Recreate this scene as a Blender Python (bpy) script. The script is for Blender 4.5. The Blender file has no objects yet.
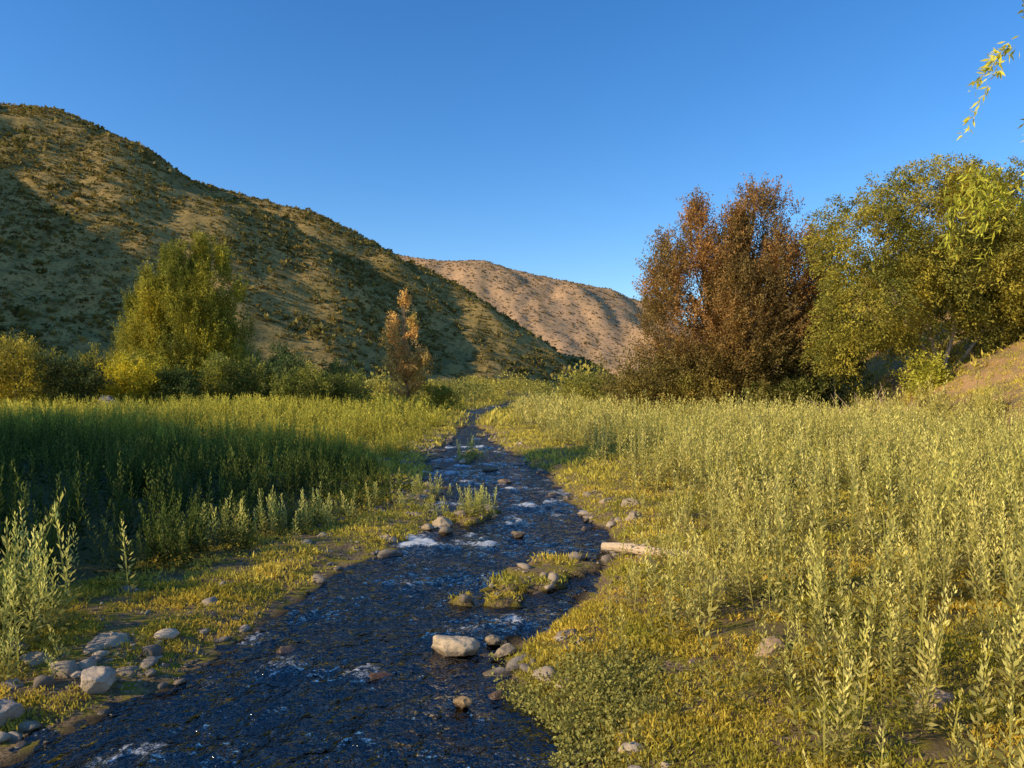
import bpy, math, numpy as np
from mathutils import Vector, noise as mnoise
rng = np.random.default_rng(7)
sc = bpy.context.scene

# ---------------------------------------------------------------- noise
def _h(ix, iy, s):
    v = np.sin(ix*127.1 + iy*311.7 + s*74.7)*43758.5453
    return v - np.floor(v)
def vnoise(x, y, s=0):
    x = np.asarray(x, float); y = np.asarray(y, float)
    ix = np.floor(x); iy = np.floor(y); fx = x-ix; fy = y-iy
    fx = fx*fx*(3-2*fx); fy = fy*fy*(3-2*fy)
    a = _h(ix, iy, s); b = _h(ix+1, iy, s); c = _h(ix, iy+1, s); d = _h(ix+1, iy+1, s)
    return (a*(1-fx)+b*fx)*(1-fy) + (c*(1-fx)+d*fx)*fy
def fbm(x, y, o=4, s=0):
    r = 0; a = 0.5; f = 1.0
    for i in range(o):
        r = r + a*vnoise(np.asarray(x)*f+i*17.3, np.asarray(y)*f-i*9.1, s+i); a *= .5; f *= 2.03
    return r*1.07
def sm(t):
    t = np.clip(t, 0, 1); return t*t*(3-2*t)

# ---------------------------------------------------------------- stream
RY = np.array([-40,0,4.9,5.35,5.65,6.0,6.4,6.9,7.4,8.05,8.8,9.7,10.8,11.4,12.2,14,16.4,19.8,25,28.8,34,41,53,73,90,120])
RL = np.array([-5,-3.6,-3.4,-3.3,-3.2,-3.0,-2.8,-2.7,-2.65,-2.6,-2.5,-2.3,-1.95,-1.75,-1.55,-1.3,-1.5,-2.1,-2.75,-2.85,-2.8,-3.0,-3.6,-3.4,-1.6,10])
RR = np.array([2,.6,.41,.44,.32,.05,-.06,-.1,.08,.4,.75,1.0,1.35,1.6,1.6,1.3,1.15,1.1,.35,-.2,-.9,-1.6,-2.3,-1.6,.6,14])
def river_s(x, y):
    L = np.interp(y, RY, RL); R = np.interp(y, RY, RR)
    w = np.clip(y*0.012, .08, .5)
    j = (fbm(x*1.3+3, y*1.3, 4, 5)-.5)*w*4.2
    s = np.maximum(L-x, x-R)+j
    side = np.where(x > (L+R)/2, 1, -1)
    return s, side
def bars(x, y):
    # low gravel bars inside the channel (centre, direction, half-length, half-width)
    r = np.zeros_like(np.asarray(x, float))
    for cx, cy, dx, dy, a, b in [(.45,9.9,.5,.87,2.1,.62),(-.85,14.2,.3,.95,1.5,.5),(-1.45,25.5,0,1,2.0,.4)]:
        u = ((x-cx)*dx+(y-cy)*dy)/a; v = ((x-cx)*dy-(y-cy)*dx)/b
        q = 1-(u*u+v*v)+(fbm(x*3, y*3, 3, 9)-.5)*2.0
        r = np.maximum(r, np.clip(q, 0, 1))
    return r
def seg_ridges(x, y, ridges):
    best = np.full(np.shape(x), -60.0); dd = np.zeros(np.shape(x))
    for pts, sl, rnd in ridges:
        for (x0,y0,z0),(x1,y1,z1) in zip(pts[:-1], pts[1:]):
            vx, vy = x1-x0, y1-y0; t = np.clip(((x-x0)*vx+(y-y0)*vy)/(vx*vx+vy*vy), 0, 1)
            d = np.hypot(x-(x0+t*vx), y-(y0+t*vy))
            h = z0+t*(z1-z0) - sl*(np.sqrt(d*d+rnd*rnd)-rnd)
            m = h > best; best = np.where(m, h, best); dd = np.where(m, d, dd)
    return best, dd
RH = [([(53,30,15),(60,60,18),(85,130,30)], .50, 6)]
def ground_z(x, y):
    x = np.asarray(x, float); y = np.asarray(y, float)
    s, side = river_s(x, y)
    inside = -.04-.20*sm(-s/.9) + .22*(fbm(x*1.9, y*1.9, 4, 21)-.5)
    rgt = .16*sm(s/.7)+.34*sm((s-.4)/5)
    lft = .12*sm(s/.8)+.55*sm((s-1.2)/9)
    land = np.where(side > 0, rgt, lft)
    land = land + (fbm(x*.9, y*.9, 4, 2)-.5)*.16*sm(s/.6) + (fbm(x*4, y*4, 3, 4)-.5)*.06
    far = sm((y-55)/250)
    land = land + (fbm(x*.06, y*.06, 3, 8)-.5)*.5*sm((np.hypot(x, y)-25)/40) + far*1.2
    b = bars(x, y)
    inside = np.maximum(inside, -.18+.25*sm(b*1.5))
    z = np.where(s > 0, land, inside)
    hz, _ = seg_ridges(x, y, RH)
    hz = hz + (fbm(x*.25, y*.25, 4, 31)-.5)*1.6
    z = np.where(hz > z, hz, z)
    return z

# ---------------------------------------------------------------- mesh tools
def mesh_from(name, V, F, cols=None, mats=(), mi=None, smooth=False, attrs=None):
    V = np.asarray(V, np.float32); F = np.asarray(F, np.int32); k = F.shape[1]
    me = bpy.data.meshes.new(name)
    me.vertices.add(len(V)); me.vertices.foreach_set("co", V.ravel())
    me.loops.add(F.size); me.loops.foreach_set("vertex_index", F.ravel())
    me.polygons.add(len(F)); me.polygons.foreach_set("loop_start", np.arange(0, F.size, k, dtype=np.int32))
    if mi is not None: me.polygons.foreach_set("material_index", np.asarray(mi, np.int32))
    me.update(calc_edges=True)
    me.polygons.foreach_set("use_smooth", np.full(len(F), smooth))
    if cols is not None:
        a = me.color_attributes.new("Col", 'FLOAT_COLOR', 'POINT')
        c = np.ones((len(V), 4), np.float32); c[:, :3] = cols; a.data.foreach_set("color", c.ravel())
    for k2, v in (attrs or {}).items():
        a = me.attributes.new(k2, 'FLOAT', 'POINT'); a.data.foreach_set("value", np.asarray(v, np.float32))
    for m in mats: me.materials.append(m)
    ob = bpy.data.objects.new(name, me); sc.collection.objects.link(ob)
    return ob
def norm(a): return a/(np.linalg.norm(a, axis=-1, keepdims=True)+1e-9)

class MB:
    def __init__(s): s.V=[]; s.F=[]; s.C=[]; s.M=[]; s.n=0
    def kites(s, P, D, L, W, C, mi=0):
        n = len(P)
        if n == 0: return
        S = norm(np.cross(D, rng.normal(size=(n,3)))); L = L[:,None]; W = W[:,None]
        v = np.stack([P, P+D*L*.45+S*W*.5, P+D*L, P+D*L*.45-S*W*.5], 1).reshape(-1,3)
        s.V.append(v); s.F.append(np.arange(4*n).reshape(n,4)+s.n); s.n += 4*n
        s.C.append(np.repeat(C, 4, 0)); s.M.append(np.full(n, mi))
    def tube(s, pts, rad, col=(.1,.08,.06), mi=1, k=6, jit=0):
        pts = np.asarray(pts, float); m = len(pts)
        T = norm(np.gradient(pts, axis=0)); ref = np.array([.31,.87,.12]) if abs(T[0][2])>.8 else np.array([0,0,1.])
        A = norm(np.cross(T, ref)); B = np.cross(T, A)
        a = np.arange(k)*2*math.pi/k
        r = np.asarray(rad)[:,None,None]*(1+jit*rng.normal(size=(m,k,1)))
        v = pts[:,None,:]+r*(np.cos(a)[None,:,None]*A[:,None,:]+np.sin(a)[None,:,None]*B[:,None,:])
        v = v.reshape(-1,3); F=[]
        for i in range(m-1):
            for j in range(k):
                j2=(j+1)%k; F.append((i*k+j, i*k+j2, (i+1)*k+j2, (i+1)*k+j))
        if k==6:
            for b in (0,(m-1)*k): F += [(b,b+1,b+2,b+3),(b,b+3,b+4,b+5)]
        if k==10:
            for b in (0,(m-1)*k): F += [(b,b+1,b+2,b+3),(b,b+3,b+4,b+5),(b,b+5,b+6,b+7),(b,b+7,b+8,b+9)]
        F = np.array(F)+s.n; s.V.append(v); s.F.append(F); s.n += len(v)
        s.C.append(np.tile(np.array(col),(len(v),1))); s.M.append(np.full(len(F), mi))
    def build(s, name, mats):
        return mesh_from(name, np.concatenate(s.V), np.concatenate(s.F), np.concatenate(s.C), mats, np.concatenate(s.M))

# ---------------------------------------------------------------- materials
def newmat(name):
    m = bpy.data.materials.new(name); m.use_nodes = True; nt = m.node_tree; nt.nodes.clear()
    out = nt.nodes.new('ShaderNodeOutputMaterial'); return m, nt, out
def N(nt, t, **kw):
    n = nt.nodes.new(t)
    for k, v in kw.items():
        if k in n.inputs.keys(): n.inputs[k].default_value = v
        else: setattr(n, k, v)
    return n
def noise_node(nt, scale, detail=6, rough=.6, vec=None):
    n = nt.nodes.new('ShaderNodeTexNoise'); n.inputs['Scale'].default_value = scale
    n.inputs['Detail'].default_value = detail; n.inputs['Roughness'].default_value = rough
    if vec: nt.links.new(vec, n.inputs['Vector'])
    return n.outputs[0]
def ramp(nt, src, p0, p1):
    r = nt.nodes.new('ShaderNodeMapRange'); r.inputs[1].default_value = p0; r.inputs[2].default_value = p1
    r.interpolation_type='SMOOTHSTEP'
    nt.links.new(src, r.inputs[0]); return r.outputs[0]
def mix(nt, f, a, b, mode='MIX'):
    m = nt.nodes.new('ShaderNodeMix'); m.data_type='RGBA'; m.blend_type=mode
    for i, v in ((0,f),(6,a),(7,b)):
        if isinstance(v, (int,float)): m.inputs[i].default_value = v
        elif isinstance(v, tuple): m.inputs[i].default_value = (*v,1)
        else: nt.links.new(v, m.inputs[i])
    return m.outputs[2]
def math_n(nt, op, a, b=0.0):
    m = nt.nodes.new('ShaderNodeMath'); m.operation=op
    for i, v in ((0,a),(1,b)):
        if isinstance(v,(int,float)): m.inputs[i].default_value=v
        else: nt.links.new(v, m.inputs[i])
    return m.outputs[0]
def leaf_mat(name, trans=.35, rough=.55, gain=1.0):
    m, nt, out = newmat(name)
    at = N(nt,'ShaderNodeAttribute'); at.attribute_name='Col'
    g=gain; c = mix(nt, 1.0, at.outputs['Color'], (g,g,g), 'MULTIPLY')
    p = N(nt,'ShaderNodeBsdfPrincipled', Roughness=rough); p.inputs['Specular IOR Level'].default_value=.15
    nt.links.new(c, p.inputs['Base Color'])
    t = N(nt,'ShaderNodeBsdfTranslucent'); nt.links.new(c, t.inputs['Color'])
    mx = N(nt,'ShaderNodeMixShader'); mx.inputs[0].default_value=trans
    nt.links.new(p.outputs[0], mx.inputs[1]); nt.links.new(t.outputs[0], mx.inputs[2]); nt.links.new(mx.outputs[0], out.inputs[0])
    return m
def bark_mat(name, scale=8):
    m, nt, out = newmat(name)
    at = N(nt,'ShaderNodeAttribute'); at.attribute_name='Col'
    geo = N(nt,'ShaderNodeTexCoord'); nz = noise_node(nt, scale, 8, .7, geo.outputs['Object'])
    c = mix(nt, 1.0, at.outputs['Color'], mix(nt, nz, (.45,.45,.45), (1.5,1.45,1.4)), 'MULTIPLY')
    p = N(nt,'ShaderNodeBsdfPrincipled', Roughness=.85); nt.links.new(c, p.inputs['Base Color'])
    b = N(nt,'ShaderNodeBump', Strength=.6, Distance=.03); nt.links.new(nz, b.inputs['Height']); nt.links.new(b.outputs[0], p.inputs['Normal'])
    nt.links.new(p.outputs[0], out.inputs[0]); return m
LEAF = leaf_mat("foliage",gain=1.9); BARK = bark_mat("bark"); WEED = leaf_mat("weed_leaf", .42, gain=2.2)

def rock_mat():
    m, nt, out = newmat("river_stone")
    at = N(nt,'ShaderNodeAttribute'); at.attribute_name='Col'
    geo = N(nt,'ShaderNodeTexCoord'); g2 = N(nt,'ShaderNodeNewGeometry')
    nz = noise_node(nt, 9, 9, .65, geo.outputs['Object']); n2 = noise_node(nt, 60, 4, .7, geo.outputs['Object'])
    c = mix(nt, 1.0, at.outputs['Color'], mix(nt, nz, (.42,.38,.33), (1.45,1.45,1.45)), 'MULTIPLY')
    c = mix(nt, math_n(nt,'MULTIPLY', ramp(nt, n2, .52, .72), .55), c, (.10,.08,.06))
    sx = N(nt,'ShaderNodeSeparateXYZ'); nt.links.new(g2.outputs['Position'], sx.inputs[0])
    wet = ramp(nt, sx.outputs[2], .06, .01)
    wetc = mix(nt, 1.0, c, (.30,.27,.22), 'MULTIPLY')
    c = mix(nt, wet, c, wetc)
    p = N(nt,'ShaderNodeBsdfPrincipled', Roughness=.8); nt.links.new(c, p.inputs['Base Color'])
    rr = math_n(nt,'SUBTRACT', .85, math_n(nt,'MULTIPLY', wet, .6)); nt.links.new(rr, p.inputs['Roughness'])
    b = N(nt,'ShaderNodeBump', Strength=.9, Distance=.03); nt.links.new(mix(nt,.3,nz,n2), b.inputs['Height']); nt.links.new(b.outputs[0], p.inputs['Normal'])
    nt.links.new(p.outputs[0], out.inputs[0]); return m
ROCK = rock_mat()

def ground_mat():
    m, nt, out = newmat("ground_soil")
    tc = N(nt,'ShaderNodeTexCoord'); o = tc.outputs['Object']
    s = N(nt,'ShaderNodeAttribute'); s.attribute_name='bank'; s=s.outputs['Fac']
    hl = N(nt,'ShaderNodeAttribute'); hl.attribute_name='slope'; hl=hl.outputs['Fac']
    n1 = noise_node(nt,.8,6,.6,o); n2 = noise_node(nt,5,7,.65,o); n3 = noise_node(nt,30,6,.7,o); nf = noise_node(nt,.08,6,.6,o)
    mud = mix(nt, n2, (.05,.035,.018),(.16,.105,.05))
    moss = mix(nt, n3, (.14,.11,.012),(.48,.36,.04))
    grass = mix(nt, n2, (.06,.05,.015),(.26,.2,.06))
    dry = mix(nt, n3, (.26,.19,.09),(.50,.38,.22))
    dirt = mix(nt,ramp(nt,n3,.3,.7),(.08,.052,.026),(.48,.31,.16))
    c = mix(nt, ramp(nt,n2,.46,.58), dirt, moss)
    c = mix(nt, ramp(nt, s, 1.2, 3.5), c, grass)
    c = mix(nt, math_n(nt,'MULTIPLY', ramp(nt, s, 12, 40), ramp(nt,nf,.42,.6)), c, dry)
    c = mix(nt, hl, c, mix(nt, ramp(nt,n1,.35,.7), (.50,.28,.12), (.26,.19,.08)))
    v = N(nt,'ShaderNodeTexVoronoi', Scale=9.0); nt.links.new(o, v.inputs['Vector'])
    bed = mix(nt, ramp(nt,v.outputs['Distance'],.15,.6), mix(nt, n2, (.04,.028,.012),(.30,.16,.05)), (.012,.010,.006))
    c = mix(nt, ramp(nt, s, .12, -.02), c, mud)
    c = mix(nt, ramp(nt, s, .0, -.15), c, bed)
    bar = N(nt,'ShaderNodeAttribute'); bar.attribute_name='bar'
    c = mix(nt, ramp(nt, bar.outputs['Fac'], .25,.6), c, mix(nt, ramp(nt,n2,.4,.6), dirt, moss))
    p = N(nt,'ShaderNodeBsdfPrincipled', Roughness=.9); p.inputs['Specular IOR Level'].default_value=.15
    nt.links.new(c, p.inputs['Base Color'])
    b = N(nt,'ShaderNodeBump', Strength=1.0, Distance=.09); nt.links.new(mix(nt,.5,n2,n3), b.inputs['Height']); nt.links.new(b.outputs[0], p.inputs['Normal'])
    nt.links.new(p.outputs[0], out.inputs[0]); return m

def hill_mat(name, ca, cb, cc, sc1, dark=(.05,.04,.016)):
    m, nt, out = newmat(name)
    tc = N(nt,'ShaderNodeTexCoord'); o = tc.outputs['Object']
    n1 = noise_node(nt,sc1,8,.65,o); n2 = noise_node(nt,sc1*9,7,.7,o); n3 = noise_node(nt,sc1*40,4,.7,o)
    mp = N(nt,'ShaderNodeMapping'); mp.inputs['Scale'].default_value=(1.0,.25,.25); nt.links.new(o, mp.inputs[0])
    n4 = noise_node(nt,sc1*3.5,6,.65,mp.outputs[0])
    c = mix(nt, ramp(nt,n1,.35,.65), ca, cb)
    c = mix(nt, math_n(nt,'MULTIPLY',ramp(nt,n4,.50,.64),.75), c, cc)
    c = mix(nt, math_n(nt,'MULTIPLY',ramp(nt,n2,.48,.60),.7), c, cc)
    c = mix(nt, math_n(nt,'MULTIPLY',ramp(nt,n3,.50,.62),.6), c, dark)
    p = N(nt,'ShaderNodeBsdfPrincipled', Roughness=.95); p.inputs['Specular IOR Level'].default_value=.05
    nt.links.new(c, p.inputs['Base Color'])
    b = N(nt,'ShaderNodeBump', Strength=.5, Distance=.6); nt.links.new(n2, b.inputs['Height']); nt.links.new(b.outputs[0], p.inputs['Normal'])
    nt.links.new(p.outputs[0], out.inputs[0]); return m

def water_mat():
    m, nt, out = newmat("stream_water")
    tc = N(nt,'ShaderNodeTexCoord'); mp = N(nt,'ShaderNodeMapping'); mp.inputs['Scale'].default_value=(1.4,1,1)
    nt.links.new(tc.outputs['Object'], mp.inputs[0]); o = mp.outputs[0]
    n1 = noise_node(nt,2.4,4,.58,o); n2 = noise_node(nt,8,3,.6,o)
    h = mix(nt,.3,n1,n2)
    b = N(nt,'ShaderNodeBump', Strength=1.0, Distance=.28); nt.links.new(h, b.inputs['Height'])
    gl = N(nt,'ShaderNodeBsdfGlossy', Roughness=.06); nt.links.new(b.outputs[0], gl.inputs['Normal'])
    tr = N(nt,'ShaderNodeBsdfTransparent'); tr.inputs[0].default_value=(.34,.34,.36,1)
    fr = N(nt,'ShaderNodeFresnel', IOR=2.0); nt.links.new(b.outputs[0], fr.inputs['Normal'])
    mx = N(nt,'ShaderNodeMixShader'); nt.links.new(fr.outputs[0], mx.inputs[0]); nt.links.new(tr.outputs[0], mx.inputs[1]); nt.links.new(gl.outputs[0], mx.inputs[2])
    fo = N(nt,'ShaderNodeAttribute'); fo.attribute_name='foam'
    nf = noise_node(nt,12,7,.84,o)
    f = ramp(nt, math_n(nt,'ADD', fo.outputs['Fac'], nf), .74, .90)
    df = N(nt,'ShaderNodeBsdfDiffuse'); df.inputs[0].default_value=(.92,.92,.92,1)
    tl = N(nt,'ShaderNodeBsdfTranslucent'); tl.inputs[0].default_value=(.92,.92,.92,1)
    md = N(nt,'ShaderNodeMixShader'); md.inputs[0].default_value=.3; nt.links.new(df.outputs[0], md.inputs[1]); nt.links.new(tl.outputs[0], md.inputs[2])
    m2 = N(nt,'ShaderNodeMixShader'); nt.links.new(math_n(nt,'MULTIPLY',f,.9), m2.inputs[0]); nt.links.new(mx.outputs[0], m2.inputs[1]); nt.links.new(md.outputs[0], m2.inputs[2])
    nt.links.new(m2.outputs[0], out.inputs[0]); return m

# ---------------------------------------------------------------- ground sheet
def grid_mesh(name, xs, ys, zf, mat, attrf=None, smooth=True):
    X, Y = np.meshgrid(xs, ys); Z = zf(X, Y)
    V = np.stack([X,Y,Z],-1).reshape(-1,3); nx, ny = len(xs), len(ys)
    i = np.arange((nx-1)*(ny-1)); r = i//(nx-1); c = i%(nx-1); a = r*nx+c
    F = np.stack([a,a+1,a+nx+1,a+nx],1)
    at = attrf(X,Y,Z) if attrf else None
    return mesh_from(name, V, F, None, [mat], None, smooth, {k:v.ravel() for k,v in at.items()} if at else None)
xs = 3*np.sinh(np.linspace(-7.4,7.4,520)); ys = 9+4*np.sinh(np.linspace(-4.6,7.3,700))
def gattr(X,Y,Z):
    s,_ = river_s(X,Y); b = bars(X,Y)*(s<0)
    hz,_ = seg_ridges(X, Y, RH)
    return {'bank':s,'bar':b,'slope':sm((hz-.6)/1.2)}
grid_mesh("ground", xs, ys, ground_z, ground_mat(), gattr)

# water surface
wy = np.concatenate([np.arange(-8,3.5,.4), np.arange(3.5,16,.04), np.arange(16,40,.1), np.arange(40,122,.6)])
wu = np.linspace(0,1,150)
L = np.interp(wy, RY, RL)-.8-wy.clip(0)*.012; R = np.interp(wy, RY, RR)+.8+wy.clip(0)*.012
X = L[:,None]+(R-L)[:,None]*wu[None]; Y = np.repeat(wy[:,None],150,1)
w = (fbm(X*2.4, Y*1.6, 4, 40)-.5)
rif = sm((fbm(X*.8+5, Y*.6, 3, 61)-.5)*4)
for (cx,cy,a,b_,k) in [(-1.7,6.6,.3,.08,1.1),(-.9,9.7,.7,.12,1.1),(.1,11.9,.9,.4,1.1),(-.3,7.9,.3,.2,.8),(-2.2,8.3,.5,.1,.7),(-.8,12.8,.4,.3,.8),(.6,15.5,.5,1.2,1),(-.8,20,1.5,3,.8),(-1,5.3,.3,.05,.9)]:
    rif = np.maximum(rif, k*np.exp(-((X-cx)**2/a+(Y-cy)**2/b_)))
Z = w*.13*(.4+rif) + (fbm(X*7,Y*5,3,50)-.5)*.065*(.4+rif)
sW,_ = river_s(X,Y)
foam = rif*.22+sm((w+.0)/.3)*.26+np.clip(sW*.2,-.1,.0)+.05*sm((Y-9)/5)
nx = 150; i = np.arange((nx-1)*(len(wy)-1)); a = (i//(nx-1))*nx+i%(nx-1)
mesh_from("stream_water", np.stack([X,Y,Z-.005],-1).reshape(-1,3), np.stack([a,a+1,a+nx+1,a+nx],1), None, [water_mat()], None, True, {'foam':foam.ravel()})

# ---------------------------------------------------------------- hills
RA = [(-330,360,150),(-266,335,123),(-216,320,120),(-190,312,115),(-159,300,100),(-111,270,63),(-67,240,30),(-34,215,3)]
RB = [(-230,385,138),(-174,352,105),(-145,344,94),(-93,335,79),(-48,326,55),(-5,318,27.5),(19.5,309,12),(37,305,3)]
RB2 = [(-52,326,53),(-16,300,26),(9,283,4)]
RZ = [(-400,330,204),(-298,268,159),(-280,251,148),(-244,217,114),(-218,193,96),(-188,153,77),(-160,112,52),(-132,80,6)]
RID = [(RA,.60,8),(RB,.62,8),(RB2,.6,6),(RZ,.85,6)]
def hill_z(x,y):
    h,d = seg_ridges(x,y,RID)
    k = sm(d/45)
    g = fbm(x*.028+y*.012, y*.012-x*.01, 3, 70)-.5
    return h + g*15*k + (fbm(x*.12,y*.12,4,72)-.5)*2.6*(.25+k)
HM = hill_mat("scrub_hillside", (.50,.31,.10),(.36,.24,.075),(.19,.14,.045), .03)
grid_mesh("hill", np.arange(-460,110,1.7), np.arange(60,450,1.7), hill_z, HM)
RC = [(-420,960,215),(-251,930,185),(-156,905,159),(-85,900,148),(-38,900,148),(9,900,136),(57,900,125),(104,900,117),(152,900,101),(199,890,68),(290,880,5)]
RC1 = [(-38,900,147),(30,790,70),(85,700,5)]; RC2=[(57,900,124),(110,820,65),(150,750,5)]; RC3=[(-156,905,158),(-110,780,90),(-60,640,20)]
def far_z(x,y):
    h,d = seg_ridges(x,y,[(RC,.62,14),(RC1,.6,12),(RC2,.6,12),(RC3,.6,12)])
    k = sm(d/90)
    return h+(fbm(x*.012,y*.007,4,80)-.5)*45*k+(fbm(x*.05,y*.05,4,82)-.5)*9*(.35+k)
FM = hill_mat("bare_mountain", (.66,.38,.19),(.58,.34,.17),(.44,.27,.135), .012, (.20,.135,.075))  # mountain and scrub colours lightened, contrast lowered, to stand in for haze
grid_mesh("mountain", np.arange(-450,420,5.0), np.arange(520,1050,5.0), far_z, FM)

# scrub on the hillsides
mb = MB()
n=75000; px = rng.uniform(-330,60,n); py = rng.uniform(90,370,n); pz = hill_z(px,py)
keep = (pz>1)&(fbm(px*.06,py*.06,3,90)*1.1+rng.random(n)*.5>.72)&(px>-.78*py-10); px,py,pz = px[keep],py[keep],pz[keep]; n=len(px)
K=10; sz = rng.uniform(.3,1.0,n)*(1+(rng.random(n)<.08)*1.0)
P = np.repeat(np.stack([px,py,pz],1),K,0); S = np.repeat(sz,K)
D = norm(rng.normal(size=(n*K,3))*[1,1,.6]+[0,0,.45]); P = P+D*S[:,None]*.25
tc = np.repeat(rng.uniform(.55,1.3,n),K)[:,None]
hue = np.repeat(rng.random(n),K)[:,None]
mb.kites(P,D,S*rng.uniform(.6,1.1,n*K),S*.7,(np.array([.085,.076,.018])*(1-hue)+np.array([.18,.125,.032])*hue)*tc)
mb.build("hillside_scrub",[LEAF])
mb = MB()
n=7000; px = rng.uniform(-200,240,n); py = rng.uniform(620,905,n); pz = far_z(px,py); kk=pz>1; px,py,pz=px[kk],py[kk],pz[kk]; n=len(px); K=7
sz = rng.uniform(.9,1.9,n); P=np.repeat(np.stack([px,py,pz],1),K,0); S=np.repeat(sz,K); D=norm(rng.normal(size=(n*K,3))*[1,1,.6]+[0,0,.4])
mb.kites(P,D,S,S*.8,np.array([.19,.13,.055])*np.repeat(rng.uniform(.6,1.3,n),K)[:,None]); mb.build("mountain_scrub",[LEAF])

# ---------------------------------------------------------------- trees
def n3(P, f, off=0):
    return np.array([mnoise.noise(Vector((p[0]*f+off, p[1]*f, p[2]*f))) for p in P])
def sample_parts(parts, n):
    """parts: ('e',cx,cy,cz,rx,ry,rz) lobes, ('c',cx,cy,z0,z1,R,pow) spires; returns points and outward dirs"""
    vol = np.array([ (p[4]*p[5]*p[6])**.8 if p[0]=='e' else (p[5]**2*(p[4]-p[3])*.45)**.8 for p in parts]); vol/=vol.sum()
    Ps=[];Os=[]
    for p,v in zip(parts,vol):
        m=max(4,int(n*v))
        if p[0]=='e':
            d=norm(rng.normal(size=(m,3))); r=rng.random(m)**.38
            q=d*r[:,None]*np.array(p[4:7])+np.array(p[1:4]); o=d
        else:
            t=rng.random(m)**1.35; a=rng.uniform(0,2*math.pi,m); prof=np.minimum(1,(t+.04)*5)**.5*(1-t)**p[6]
            r=p[5]*prof*rng.random(m)**.42
            q=np.stack([p[1]+np.cos(a)*r,p[2]+np.sin(a)*r,p[3]+t*(p[4]-p[3])],1)
            o=norm(np.stack([np.cos(a),np.sin(a),.5+t],1))
        Ps.append(q);Os.append(o)
    return np.concatenate(Ps),np.concatenate(Os)
def make_tree(name, loc, parts, nclump, nleaf, lsize, colA, colB, spray=.8, up=.5, sig=.25, gap=-.1, gapf=.35,
              trunk=None, bark=(.09,.065,.045), limbs=30, droop=0., lw=.45, bstart=.2, colC=None, zC=5.):
    mb=MB(); x0,y0=loc; z0 = float(ground_z(np.array([x0]),np.array([y0]))[0])-.1
    P,O=sample_parts(parts,nclump)
    g=n3(P,gapf,x0); k=g>gap; P=P[k];O=O[k]; g=g[k]
    n=len(P); dr=norm(O+np.array([0,0,up-droop])+rng.normal(size=(n,3))*.35)
    ln=spray*rng.uniform(.5,1.3,n)
    u=rng.random((n,nleaf)); 
    Q=P[:,None,:]+dr[:,None,:]*(u*ln[:,None])[...,None]+rng.normal(size=(n,nleaf,3))*sig*(1-.6*u)[...,None]
    if droop>0: Q[...,2]-=droop*(u**2)*ln[:,None]
    D=norm(dr[:,None,:]*.9+rng.normal(size=(n,nleaf,3))*.75-np.array([0,0,droop*.8]))
    hv=np.clip(.5+n3(P,.45,x0+40)*1.2+rng.normal(size=n)*.22,0,1)[:,None]
    col=(np.array(colA)*(1-hv)+np.array(colB)*hv)
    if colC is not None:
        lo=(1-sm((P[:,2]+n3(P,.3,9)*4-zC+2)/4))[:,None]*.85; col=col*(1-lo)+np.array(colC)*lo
    col=col*rng.uniform(.6,1.3,n)[:,None]
    col=np.repeat(col,nleaf,0)*rng.uniform(.75,1.25,n*nleaf)[:,None]
    L=lsize*rng.uniform(.6,1.4,n*nleaf)
    off=np.array([x0,y0,z0])
    mb.kites(Q.reshape(-1,3)+off,D.reshape(-1,3),L,L*lw,col,0)
    for tr in (trunk or []):
        pts=np.array(tr[0],float); 
        t=np.linspace(0,1,9); src=np.linspace(0,1,len(pts))
        pp=np.stack([np.interp(t,src,pts[:,j]) for j in range(3)],1); pp[1:-1]+=rng.normal(size=(7,3))*tr[1]*.35
        rad=tr[1]*(1-.85*t); rad[0]*=1.35
        mb.tube(pp+off,rad,bark,1,6)
        # nearby clumps only
        dist=np.linalg.norm(P[:,:2]-pp[-1][:2],axis=1); cand=np.argsort(dist+rng.random(n)*3)[:max(limbs*4,1)]
        idx=rng.choice(cand,min(limbs,len(cand)),replace=False)
        for i in idx:
            tz=np.clip(P[i][2]*rng.uniform(.45,.8)/max(pp[-1][2],.1),bstart,.95)
            b=np.array([np.interp(tz,t,pp[:,j]) for j in range(3)])
            e=P[i]; md=(b+e)/2+np.array([0,0,-.1*np.linalg.norm(e-b)])+rng.normal(size=3)*.2
            r0=tr[1]*(1-.8*tz)*.38
            tt=np.linspace(0,1,6)[:,None]; c=(1-tt)**2*b+2*tt*(1-tt)*md+tt**2*e
            mb.tube(c+off,r0*(1-.85*tt[:,0]),bark,1,4)
    return mb.build(name,[LEAF,BARK])

# big russet conifer-like tree, right of centre
make_tree("russet_cypress_tree",(14.8,50),[
 ('c',1.6,0,1.0,15.8,3.6,.6),('c',-2.8,-.5,1.0,13.6,3.0,.7),('c',4.0,.5,1.5,13.8,3.0,.6),('c',-.4,-1,1,12.6,3.8,.7),
 ('c',-4.8,0,.3,11.2,2.5,.7),('c',5.8,.2,1.,12.0,2.2,.65),('e',0,-1,5.5,6.0,4,4.4),('e',-6.0,-.5,1.6,3.0,2,2.1),('e',2.8,-.5,8.7,3.6,3,3.8),('e',-2.6,-.5,8.0,3.6,3,3.6)],
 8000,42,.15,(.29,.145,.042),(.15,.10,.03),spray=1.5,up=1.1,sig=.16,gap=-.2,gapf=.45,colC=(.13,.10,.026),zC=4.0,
 trunk=[([(0,0,0),(.3,0,7),(1.2,0,14.5)],.38),([(0,0,0),(-1.5,0,6),(-2.6,-.3,12)],.25)],limbs=45,bark=(.13,.08,.05))
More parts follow.
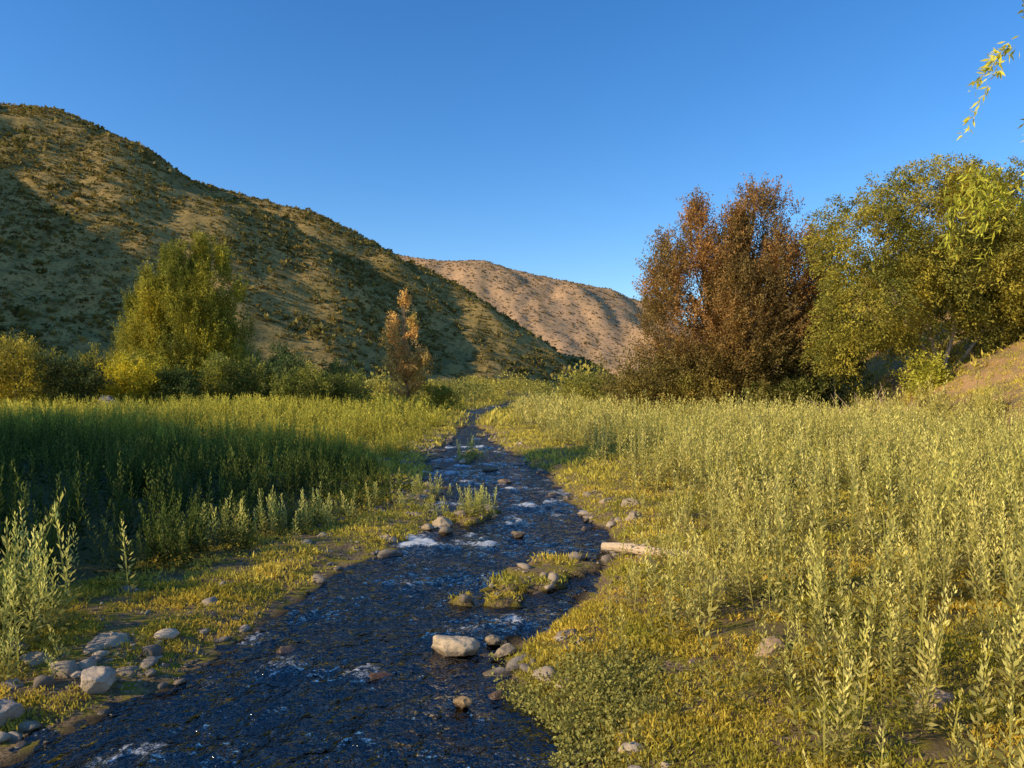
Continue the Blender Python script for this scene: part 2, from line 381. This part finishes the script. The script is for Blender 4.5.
# airy green tree on the right
make_tree("pepper_tree",(24.2,43),[
 ('e',-.5,0,9.9,3.8,3,2.4),('e',-4.2,0,8.0,2.8,2.6,2.7),('e',3.6,0,9.6,3.8,3,2.6),('e',-4.0,-.5,4.6,2.6,2.4,2.8),
 ('e',2.8,-.6,6.4,3.6,3,2.8),('e',6.6,0,6.4,3.2,3,4.0),('e',-.6,-.6,6.4,2.8,2.4,2.8),('e',1.0,.5,11.6,1.8,1.8,1.1),('e',4.6,-1,3.0,2.6,2,1.8),('e',-5.4,0,2.6,1.8,1.8,2.0),('e',0,.5,3.4,3,2,2)],
 6200,42,.16,(.28,.22,.028),(.12,.115,.022),spray=.8,up=.3,sig=.22,gap=-.14,gapf=.6,droop=.4,lw=.4,
 trunk=[([(0,0,0),(-.8,0,4),(-1.0,0,9.5)],.17),([(.2,0,0),(1.2,0,4.5),(2.4,0,10)],.15),([(0,0,0),(-2,-.3,3.6),(-4,0,8)],.13),([(.3,0,0),(3,0,3.5),(5.6,0,7.5)],.12)],
 limbs=14,bark=(.46,.36,.25),bstart=.4)
# pyramidal green tree on the left
make_tree("green_cypress_tree",(-25.8,60),[
 ('c',1.2,0,.8,12.8,2.7,.8),('c',-1.4,0,.6,11.8,2.8,.8),('c',2.8,.2,.6,12.0,2.4,.8),('c',-3.0,0,.5,10.2,2.4,.8),('c',4.2,0,.5,9.6,1.9,.8),('c',-4.3,-.3,.4,8.2,1.7,.85),('c',-.2,-1,.6,11.6,3.2,.75),('c',2.0,-1,.6,10.8,2.8,.75),('c',-2.2,-1,.6,9.4,2.8,.75)],
 6500,40,.15,(.31,.25,.024),(.13,.13,.018),spray=1.4,up=1.6,sig=.14,gap=-.28,gapf=.6,
 trunk=[([(0,0,0),(0,0,6),(.5,0,12)],.32)],limbs=25)
# slender russet tree
make_tree("russet_sapling_tree",(-9.4,66),[
 ('c',0,0,1.2,9.6,1.6,.6),('c',.9,0,3.2,7.6,1.3,.8),('c',-1.0,0,4,8.2,1.1,.8),('e',.5,0,3.6,1.9,1.4,1.7)],
 800,30,.2,(.46,.27,.08),(.32,.23,.055),spray=.8,up=.8,sig=.2,gap=-.05,gapf=.8,
 trunk=[([(.4,0,0),(.3,0,4),(0,0,9.2)],.24)],limbs=26,bark=(.36,.22,.12))
# willow reaching in at the right edge
make_tree("willow_tree",(11.8,12.5),[('e',0,0,7.5,2.0,2.5,2.6),('e',-4.1,-.2,5.6,.8,.7,.2),('e',-3.0,-.2,5.3,1.0,.7,.25),('e',-3.4,-.2,7.5,.3,.6,.4),('e',-1.2,0,7.0,1.0,1.4,1.0)],
 520,60,.14,(.38,.33,.035),(.24,.23,.025),spray=.8,up=-.1,sig=.07,gap=-.35,droop=.5,lw=.24,
 trunk=[([(0,0,0),(-.1,0,4),(-.5,0,8)],.25)],limbs=22,bark=(.16,.12,.08))
# trees standing left of the view (they shade the left bank)
for k,(x,y,h,w,dn) in enumerate([(-18,4,5.6,2.6,1300),(-18.5,7.8,6.6,2.6,1300),(-20,11,7.3,2.8,1300),(-22.5,14.2,8.3,3,1300),(-30,12,17.0,3.6,2600),(-25.5,18,8.8,3.2,1300),(-30,22.5,9.4,3.2,1300)]):
    make_tree("poplar_tree",(x,y),[('e',0,0,h*.5,w,w,h*.46),('e',w*.4,w*.5,h*.4,w*.8,w*.8,h*.37),('e',-w*.3,-w*.5,h*.42,w*.8,w*.8,h*.38)],
      dn,26,.3,(.1,.11,.03),(.07,.09,.025),spray=.6,sig=.3,gap=-.5,trunk=[([(0,0,0),(0,0,h*.5),(0,0,h*.85)],.3)],limbs=15)

# bushes
bushes=[ # x,y,w,h,colA,colB
 (-29.5,45,3.4,4.9,(.30,.22,.02),(.08,.085,.02)),(-26.4,46,2.2,3.6,(.08,.085,.02),(.05,.06,.015)),(-33,47,2.8,5.2,(.30,.22,.022),(.09,.09,.02)),
 (-25.0,50,2.6,4.4,(.42,.33,.02),(.28,.24,.02)),(-22.2,50,1.6,3.2,(.08,.09,.02),(.05,.07,.015)),(-28,52,2.4,5.0,(.30,.23,.02),(.14,.13,.02)),
 (-19.5,54,2.2,4.5,(.22,.20,.03),(.09,.10,.02)),(-16.4,55,1.9,4.4,(.11,.12,.03),(.05,.07,.02)),(-14.5,52,2.3,3.4,(.22,.20,.03),(.09,.10,.02)),
 (-12,54,1.9,3.0,(.18,.17,.03),(.08,.09,.02)),(-22,58,2.4,3.6,(.10,.12,.02),(.06,.08,.015)),(-32,55,3,4.6,(.07,.08,.02),(.04,.055,.015)),(-37,54,3,6,(.16,.13,.02),(.06,.07,.02)),
 (-17.8,60,2,5.2,(.12,.14,.03),(.07,.09,.02)),(-14,62,2,4.4,(.14,.15,.03),(.07,.09,.02)),(-6.8,68,1.8,2.6,(.24,.21,.03),(.14,.14,.02)),
 (9.2,50,2.2,3.8,(.22,.16,.035),(.14,.12,.03)),(11.5,48,2.0,3.0,(.18,.16,.03),(.22,.15,.03)),(19.5,46,1.9,6.2,(.06,.065,.018),(.04,.05,.015)),(18.6,48,2,5,(.07,.065,.02),(.04,.05,.015)),
 (22.4,41,1.3,2.0,(.32,.28,.03),(.2,.2,.03)),(28.5,44,2.2,4.6,(.18,.16,.03),(.11,.11,.025)),(31,43,2.4,6,(.18,.16,.03),(.11,.11,.025)),(16.2,46,1.8,2.4,(.16,.13,.03),(.1,.1,.02)),
 (6.6,62,2.4,3.3,(.24,.2,.03),(.15,.14,.03)),(26,60,4,6,(.12,.12,.03),(.08,.09,.02)),(34,62,4,7,(.12,.12,.03),(.08,.09,.02))]
for (x,y,w,h,ca,cb) in bushes:
    pr=[('e',0,0,h*.42,w*.8,w*.8,h*.42)]+[('e',rng.uniform(-.7,.7)*w,rng.uniform(-.6,.6)*w,h*rng.uniform(.3,.6),w*.5,w*.5,h*.36) for _ in range(5)]
    make_tree("bush",(x,y),pr,int(110+22*w*h),36,.16,ca,cb,spray=.55,up=.6,sig=.2,gap=-.25,gapf=.7,trunk=[([(0,0,0),(.1,0,h*.3),(0,0,h*.6)],.08)],limbs=8)

# distant scrub and trees on the valley floor
mb=MB(); n=1500; py=rng.uniform(75,330,n); px=rng.uniform(-.42,.75,n)*py
s,_=river_s(px,py); kk=(s>2.5)&(hill_z(px,py)<3)&(vnoise(px*.05,py*.05,95)>.3); px,py=px[kk],py[kk]; n=len(px); pz=ground_z(px,py)
sz=rng.uniform(.7,2.0,n)*(1+(rng.random(n)<.12)*.8); K=240
d=norm(rng.normal(size=(n,K,3))); P=np.stack([px,py,pz],1)[:,None,:]+d*(rng.random((n,K,1))**.4)*sz[:,None,None]*[1.1,1.1,.8]+np.array([0,0,1])*sz[:,None,None]*.55
hue=rng.random((n,1,1)); col=(np.array([.32,.25,.04])*hue+np.array([.13,.13,.03])*(1-hue))*rng.uniform(.7,1.25,(n,K,1))
D=norm(d*.6+rng.normal(size=(n,K,3))*.6+[0,0,.4]); Lf=np.repeat(sz*.15,K)*rng.uniform(.6,1.3,n*K)+.04
mb.kites(P.reshape(-1,3),D.reshape(-1,3),Lf,Lf*.6,col.reshape(-1,3)); mb.build("distant_scrub",[LEAF])

# ---------------------------------------------------------------- weeds (tall spikes)
def weeds(mb, px, py, H, K, lscale, colA, colB, thin=1.):
    n=len(px)
    if n==0: return
    pz=ground_z(px,py); lean=rng.normal(size=(n,2))*.13
    t=(np.arange(K)[None]+rng.random((n,K)))/K; t=.04+.96*t
    a=np.arange(K)[None]*2.4+rng.uniform(0,6,(n,1))+rng.normal(size=(n,K))*.3
    el=np.radians(15+62*t)+rng.normal(size=(n,K))*.2
    base=np.stack([px[:,None]+lean[:,:1]*H[:,None]*t**1.5,py[:,None]+lean[:,1:]*H[:,None]*t**1.5,pz[:,None]+H[:,None]*t*.95],-1)
    rad=np.stack([np.cos(a),np.sin(a),0*a],-1)
    sp=(.035*(1-t)**.6*lscale)[...,None]; base=base+rad*sp*rng.random((n,K,1))*1.6
    D=np.stack([np.cos(a)*np.cos(el),np.sin(a)*np.cos(el),np.sin(el)],-1)
    L=(.085*(1-.62*t)*lscale*rng.uniform(.7,1.3,(n,K)))*(H[:,None]/.8)**.5*rng.uniform(.75,1.25,(n,1))
    hue=np.clip(rng.random((n,1))*.8+vnoise(px*.5,py*.5,33)[:,None]*.5-.15,0,1)[...,None]
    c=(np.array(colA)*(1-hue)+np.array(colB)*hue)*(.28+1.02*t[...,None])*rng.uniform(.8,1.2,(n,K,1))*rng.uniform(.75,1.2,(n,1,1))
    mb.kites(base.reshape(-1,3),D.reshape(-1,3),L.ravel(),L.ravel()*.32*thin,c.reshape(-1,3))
    P=np.stack([px,py,pz-.02],1); S=norm(np.concatenate([lean,np.ones((n,1))],1))
    mb.kites(P,S,H*1.02,np.full(n,.014*lscale),np.tile(np.array(colA)*.7,(n,1)))
def field(side, y0,y1,dens,xmax):
    area=(y1-y0)*xmax(y1); n=int(area*dens); py=rng.uniform(y0,y1,n); px=rng.uniform(0,1,n)*xmax(y1)*side
    m=int(n*.85); k=rng.integers(0,max(1,n//8),m); px[:m]=px[k]+rng.normal(size=m)*.11*(1+y0*.03); py[:m]=py[k]+rng.normal(size=m)*.11*(1+y0*.03)
    s,sd=river_s(px,py); ok=(sd==side)&(np.abs(px)<.72*py+3)&(py>3.4)
    return px[ok],py[ok],s[ok]
mbR=MB(); mbL=MB()
A1,B1=(.30,.26,.055),(.42,.34,.105)
for (y0,y1,dn,K,ls) in [(3.4,8,24,60,.95),(8,13,20,44,1.1),(13,20,15,30,1.3),(20,32,12,20,1.6),(32,50,6.2,15,2.4),(50,80,2.3,13,3.6)]:
    xm=lambda y:.72*y+3
    px,py,s=field(1,y0,y1,dn*1.05,xm)
    start=np.interp(py,[3,5,8,11,12,14,25,60],[1.2,.95,.75,.35,.5,.8,1.4,2.0])
    dm=vnoise(px*.8,py*.8,12); ok=(s>start+.7*(dm-.5))&(rng.random(len(s))<.18+.82*sm((s-start)/1.4))&(dm>.10)
    ok&=ground_z(px,py)<1.6
    px,py,s=px[ok],py[ok],s[ok]
    H=(.42+.85*fbm(px*.6,py*.6,3,14))*rng.uniform(.4,1.3,len(px))*(.60+.55*sm((s-.5)/2.2))*(1+.35*(rng.random(len(px))<.12))
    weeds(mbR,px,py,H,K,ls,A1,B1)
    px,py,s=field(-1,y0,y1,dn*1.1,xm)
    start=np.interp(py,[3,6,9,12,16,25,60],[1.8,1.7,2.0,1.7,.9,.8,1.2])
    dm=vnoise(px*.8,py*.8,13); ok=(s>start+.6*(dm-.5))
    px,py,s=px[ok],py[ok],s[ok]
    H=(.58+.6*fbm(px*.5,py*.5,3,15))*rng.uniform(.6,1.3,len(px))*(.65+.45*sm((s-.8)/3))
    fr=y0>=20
    weeds(mbL,px,py,H,K,ls,(.22,.20,.025) if fr else (.05,.065,.010),(.36,.29,.04) if fr else (.085,.095,.018))  # bank shade put into colour: near plants darker, far ones brighter as if sunlit
# isolated clumps by the water
for cx,cy,nn,hh,sg in [(-4.15,11.0,16,.75,.16),(-3.7,12.0,16,.75,.2),(-3.3,12.6,12,.7,.18),(-3.0,13.3,8,.55,.2),(-4.5,10.3,6,.55,.15),(-4.55,7.2,14,1.0,.22),(-4.3,6.4,10,.85,.2),(-5.0,8.2,12,1.1,.3),(-4.0,6.0,6,.5,.15),
     (-.75,14.0,16,.6,.18),(-.6,14.6,10,.5,.2),(-1.45,25.5,16,.8,.35),(-1.6,14.6,8,.4,.3),(-2.2,15,10,.45,.3),(-1.9,17,12,.5,.3)]:
    weeds(mbL,cx+rng.normal(size=nn)*sg,cy+rng.normal(size=nn)*sg,hh*rng.uniform(.5,1.1,nn),56,1.15,(.30,.28,.06),(.42,.36,.10))
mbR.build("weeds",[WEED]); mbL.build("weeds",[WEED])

# low ground cover
mb=MB()
def cover(n,y0,y1,ls,K,cA,cB,lowf):
    py=rng.uniform(y0,y1,n); px=rng.uniform(-1,1,n)*(.72*py+2)
    s,sd=river_s(px,py); b=bars(px,py)
    ok=(((s>.12))|(b>.35))&(ground_z(px,py)>.015)&(fbm(px*1.6,py*1.6,4,44)+rng.random(n)*.22-.12*(s<0)>lowf)&((sd>0)|(s<2.5)|(py>18)); px,py,s=px[ok],py[ok],s[ok]; n=len(px)
    pz=ground_z(px,py); a=rng.uniform(0,6.28,(n,K)); el=rng.uniform(.3,1.45,(n,K))
    D=np.stack([np.cos(a)*np.cos(el),np.sin(a)*np.cos(el),np.sin(el)],-1)
    P=np.stack([px,py,pz],1)[:,None,:]+rng.normal(size=(n,K,3))*[.04*ls,.04*ls,.012*ls]
    L=.055*ls*rng.uniform(.5,1.6,(n,K))*(.6+.9*vnoise(px*2.3,py*2.3,48)[:,None]); h=np.clip(vnoise(px*1.7,py*1.7,46)*1.3-.15,0,1)[:,None,None]
    c=(np.array(cA)*(1-h)+np.array(cB)*h)*rng.uniform(.65,1.3,(n,K,1))
    mb.kites(P.reshape(-1,3),D.reshape(-1,3),L.ravel(),L.ravel()*.25,c.reshape(-1,3))
cover(52000,3.4,9,.7,7,(.18,.16,.02),(.38,.26,.035),.51)
cover(34000,9,18,1.0,6,(.22,.19,.025),(.38,.28,.045),.48)
cover(26000,18,40,1.9,6,(.25,.21,.03),(.40,.31,.05),.40)
cover(22000,40,110,5,6,(.22,.19,.03),(.36,.28,.05),.36)
mb.build("ground_cover_plants",[WEED])
# leafy low plant at the water's edge (bottom centre right)
mb=MB(); n=3600; px=.55+rng.normal(size=n)*.42; py=5.7+rng.normal(size=n)*.55; s,_=river_s(px,py); k=s>-.12; px,py=px[k],py[k]; n=len(px); K=6
dome=np.exp(-((px-.55)**2/.25+(py-5.7)**2/.5))*.12; pz=np.maximum(ground_z(px,py),0)+dome*rng.random(n)
D=norm(rng.normal(size=(n*K,3))+[0,0,.7]); P=np.repeat(np.stack([px,py,pz],1),K,0)+rng.normal(size=(n*K,3))*.02
L=rng.uniform(.015,.04,n*K); mb.kites(P,D,L,L*.6,np.array([.19,.165,.04])*rng.uniform(.6,1.4,(n*K,1))); mb.build("watercress_plant",[WEED])

# ---------------------------------------------------------------- stones
import bmesh
def ico(sub):
    bm=bmesh.new(); bmesh.ops.create_icosphere(bm,subdivisions=sub,radius=1); V=np.array([v.co[:] for v in bm.verts]); F=np.array([[v.index for v in f.verts] for f in bm.faces]); bm.free(); return V,F
IV,IF=ico(2); RV,RF=ico(5)
def pebbles(name,px,py,r,zoff=.0):
    n=len(px); pz=ground_z(px,py); m=len(IV)
    V=np.repeat(IV[None],n,0)*(1+.16*rng.normal(size=(n,m,1)).clip(-1.5,1.5)*.6)
    for q in range(4):
        d=norm(rng.normal(size=(n,1,3))); dot=(V*d).sum(-1,keepdims=True); V=V-d*np.maximum(dot-rng.uniform(.35,.75,(n,1,1)),0)
    V=V*rng.uniform(.6,1.35,(n,1,3))*[1,1,.65]; a=rng.uniform(0,6.28,n); c,s=np.cos(a)[:,None],np.sin(a)[:,None]
    V=np.stack([V[...,0]*c-V[...,1]*s,V[...,0]*s+V[...,1]*c,V[...,2]],-1)*r[:,None,None]+np.stack([px,py,pz+r*zoff],1)[:,None,:]
    F=(IF[None]+np.arange(n)[:,None,None]*m).reshape(-1,3)
    h=rng.random((n,1)); col=(np.array([.52,.39,.26])*h+np.array([.29,.22,.16])*(1-h))*rng.uniform(.5,1.3,(n,1))
    mesh_from(name,V.reshape(-1,3),F,np.repeat(col,m,0),[ROCK],None,True)
n=44000; py=3.6+rng.random(n)**1.3*34; px=rng.uniform(-6.5,4.5,n); s,sd=river_s(px,py)
cl=sm((fbm(px*.9,py*.9,3,55)-.42)*6)
pr=np.where(s<-.4,.06+.2*(bars(px,py)>.2),np.where(s<0,.28,np.where(sd<0,np.clip(1.1-s/2.0,0,1),np.clip(.5-s/1.6,.0,1))))*(np.where(sd<0,.15,.08)+1.0*cl); k=rng.random(n)<pr; px,py,s=px[k],py[k],s[k]
pebbles("gravel",px,py,.013+.11*rng.random(len(px))**8*(1+(s<0)*.7)+.0011*py)
def rock(x,y,z,rx,ry,rz,seed,col=(.34,.27,.20),rot=0.):
    V=RV.copy(); r=np.random.default_rng(seed)
    for q in range(13):
        d=norm(r.normal(size=(1,3))); dot=(V*d).sum(-1,keepdims=True); V=V-d*np.maximum(dot-r.uniform(.5,.86),0)*.95
    nn=np.array([mnoise.fractal(Vector(v*1.6+seed*3.1),.9,2.,5) for v in V]); V=V*(1+.14*nn[:,None])
    V=V*[rx,ry,rz]; c,s=math.cos(rot),math.sin(rot); V=np.stack([V[:,0]*c-V[:,1]*s,V[:,0]*s+V[:,1]*c,V[:,2]],1)
    ob=mesh_from("rock",V,RF,np.tile(np.array(col)*[1.4,1.18,.95],(len(V),1)),[ROCK],None,True); ob.location=(x,y,z)
for i,(x,y,z,rx,ry,rz,rt,col) in enumerate([
 (-.55,7.15,.03,.27,.18,.13,.0,(.44,.38,.30)),(-.05,7.0,.03,.13,.10,.07,.3,(.30,.25,.18)),(-.18,7.35,.02,.10,.09,.06,1.,(.3,.25,.18)),
 (-3.72,6.95,.10,.23,.19,.13,.2,(.36,.32,.27)),(-3.35,6.1,.08,.17,.15,.14,.5,(.38,.34,.30)),(-3.75,5.5,.10,.18,.18,.14,.1,(.33,.29,.26)),
 (-3.95,5.95,.10,.11,.10,.08,1.,(.3,.27,.24)),(-3.75,5.95,.06,.10,.08,.06,0.,(.28,.24,.2)),(-4.1,6.5,.12,.12,.11,.08,.3,(.3,.27,.22)),
 (-.38,5.9,.02,.08,.07,.05,.2,(.3,.22,.12)),(-.12,6.1,.0,.10,.08,.05,.8,(.26,.18,.1)),(-1.15,6.5,-.02,.16,.1,.05,.1,(.24,.14,.06)),
 (-2.55,7.7,-.01,.12,.1,.06,.1,(.2,.14,.08)),(-2.1,7.1,-.01,.1,.1,.06,.1,(.2,.14,.08)),(-1.2,13.3,.05,.2,.16,.14,.3,(.36,.31,.25)),(-1.45,13.0,.05,.14,.12,.09,.9,(.33,.28,.22)),
 (2.2,6.35,.20,.20,.17,.17,.2,(.33,.25,.18)),(1.55,6.3,.15,.16,.14,.11,.9,(.34,.26,.19)),(2.9,5.25,.25,.17,.14,.16,.2,(.34,.27,.2)),
 (1.6,9.6,.06,.2,.16,.1,.4,(.26,.22,.18)),(2.1,13.2,.15,.2,.18,.13,.3,(.34,.29,.22)),(2.3,14.6,.15,.22,.18,.16,.3,(.34,.29,.22)),(1.9,15.2,.12,.17,.14,.1,.3,(.34,.29,.22)),
 (-.2,19.2,.02,.2,.16,.12,.2,(.2,.16,.12)),(-.6,22,.02,.25,.2,.12,.2,(.2,.17,.14)),(-23.5,44.5,.9,.9,.8,1.0,.2,(.16,.16,.2)),(-2.0,11.9,.05,.2,.14,.1,.2,(.3,.26,.2)),(-2.7,10.9,.06,.14,.12,.08,.2,(.3,.26,.2)),
 (.1,12.6,.0,.14,.12,.08,.4,(.24,.2,.14))]):
    rock(x,y,z,rx,ry,rz,i+1,col,rt)

# driftwood log
mb=MB(); t=np.linspace(0,1,14); pts=np.stack([1.28+1.0*t,10.75-.55*t,.20+.0*t+.02*np.sin(t*5)],1)
mb.tube(pts,.055+.035*t,(.70,.50,.32),0,10,.05); mb.tube([(1.75,10.5,.22),(1.82,10.42,.30),(1.86,10.36,.36)],[.025,.02,.012],(.4,.32,.24),0,6)
mb.tube([(2.25,10.25,.19),(2.34,10.18,.24),(2.38,10.12,.22)],[.06,.045,.02],(.35,.24,.15),0,6)
mb.build("driftwood_log",[bark_mat("driftwood",22)])
# dead branches
mb=MB()
for i in range(110):
    b=np.array([18.8+rng.normal()*1.1,39.5+rng.normal()*.8,.45]); d=norm(np.array([rng.normal(),rng.normal()*.6,rng.uniform(.1,.9)])); l=rng.uniform(.8,2.2)
    m=b+d*l*.5+rng.normal(size=3)*.15; mb.tube([b,m,b+d*l+rng.normal(size=3)*.2],[.035,.022,.008],(.44,.30,.18),0,4)
mb.build("dead_branches",[BARK])

# ---------------------------------------------------------------- light, sky, camera
EL=24.0; sv=norm(np.array([-.93,-.37,0.])); 
w=bpy.data.worlds.new("World"); sc.world=w; w.use_nodes=True; nt=w.node_tree
bg=nt.nodes['Background']; sky=nt.nodes.new('ShaderNodeTexSky'); sky.sky_type='NISHITA'; sky.sun_disc=False
sky.sun_elevation=math.radians(EL); sky.sun_rotation=math.atan2(sv[0],sv[1]); sky.altitude=500; sky.air_density=1.1; sky.dust_density=.3; sky.ozone_density=2.6
hs=nt.nodes.new('ShaderNodeHueSaturation'); hs.inputs['Saturation'].default_value=1.3; hs.inputs['Value'].default_value=1.3
nt.links.new(sky.outputs[0],hs.inputs['Color']); tint=mix(nt,1.0,hs.outputs[0],(.86,.95,1.12),'MULTIPLY'); nt.links.new(tint,bg.inputs[0]); bg.inputs[1].default_value=.135
sd=bpy.data.lights.new("sun",'SUN'); sd.energy=5.0; sd.angle=math.radians(.5); sd.color=(1,.86,.58)
so=bpy.data.objects.new("sun",sd); sc.collection.objects.link(so)
dirv=Vector((sv[0]*math.cos(math.radians(EL)),sv[1]*math.cos(math.radians(EL)),math.sin(math.radians(EL))))
so.rotation_euler=dirv.to_track_quat('Z','Y').to_euler(); so.location=(-40,-10,30)
cd=bpy.data.cameras.new("camera"); co=bpy.data.objects.new("camera",cd); sc.collection.objects.link(co)
co.location=(0,0,2.5); co.rotation_euler=(math.radians(90),0,0); cd.sensor_width=36; cd.lens=26.7; cd.clip_end=6000; cd.clip_start=.1
sc.camera=co
sc.view_settings.view_transform='Standard'; sc.view_settings.look='None'; sc.view_settings.exposure=0
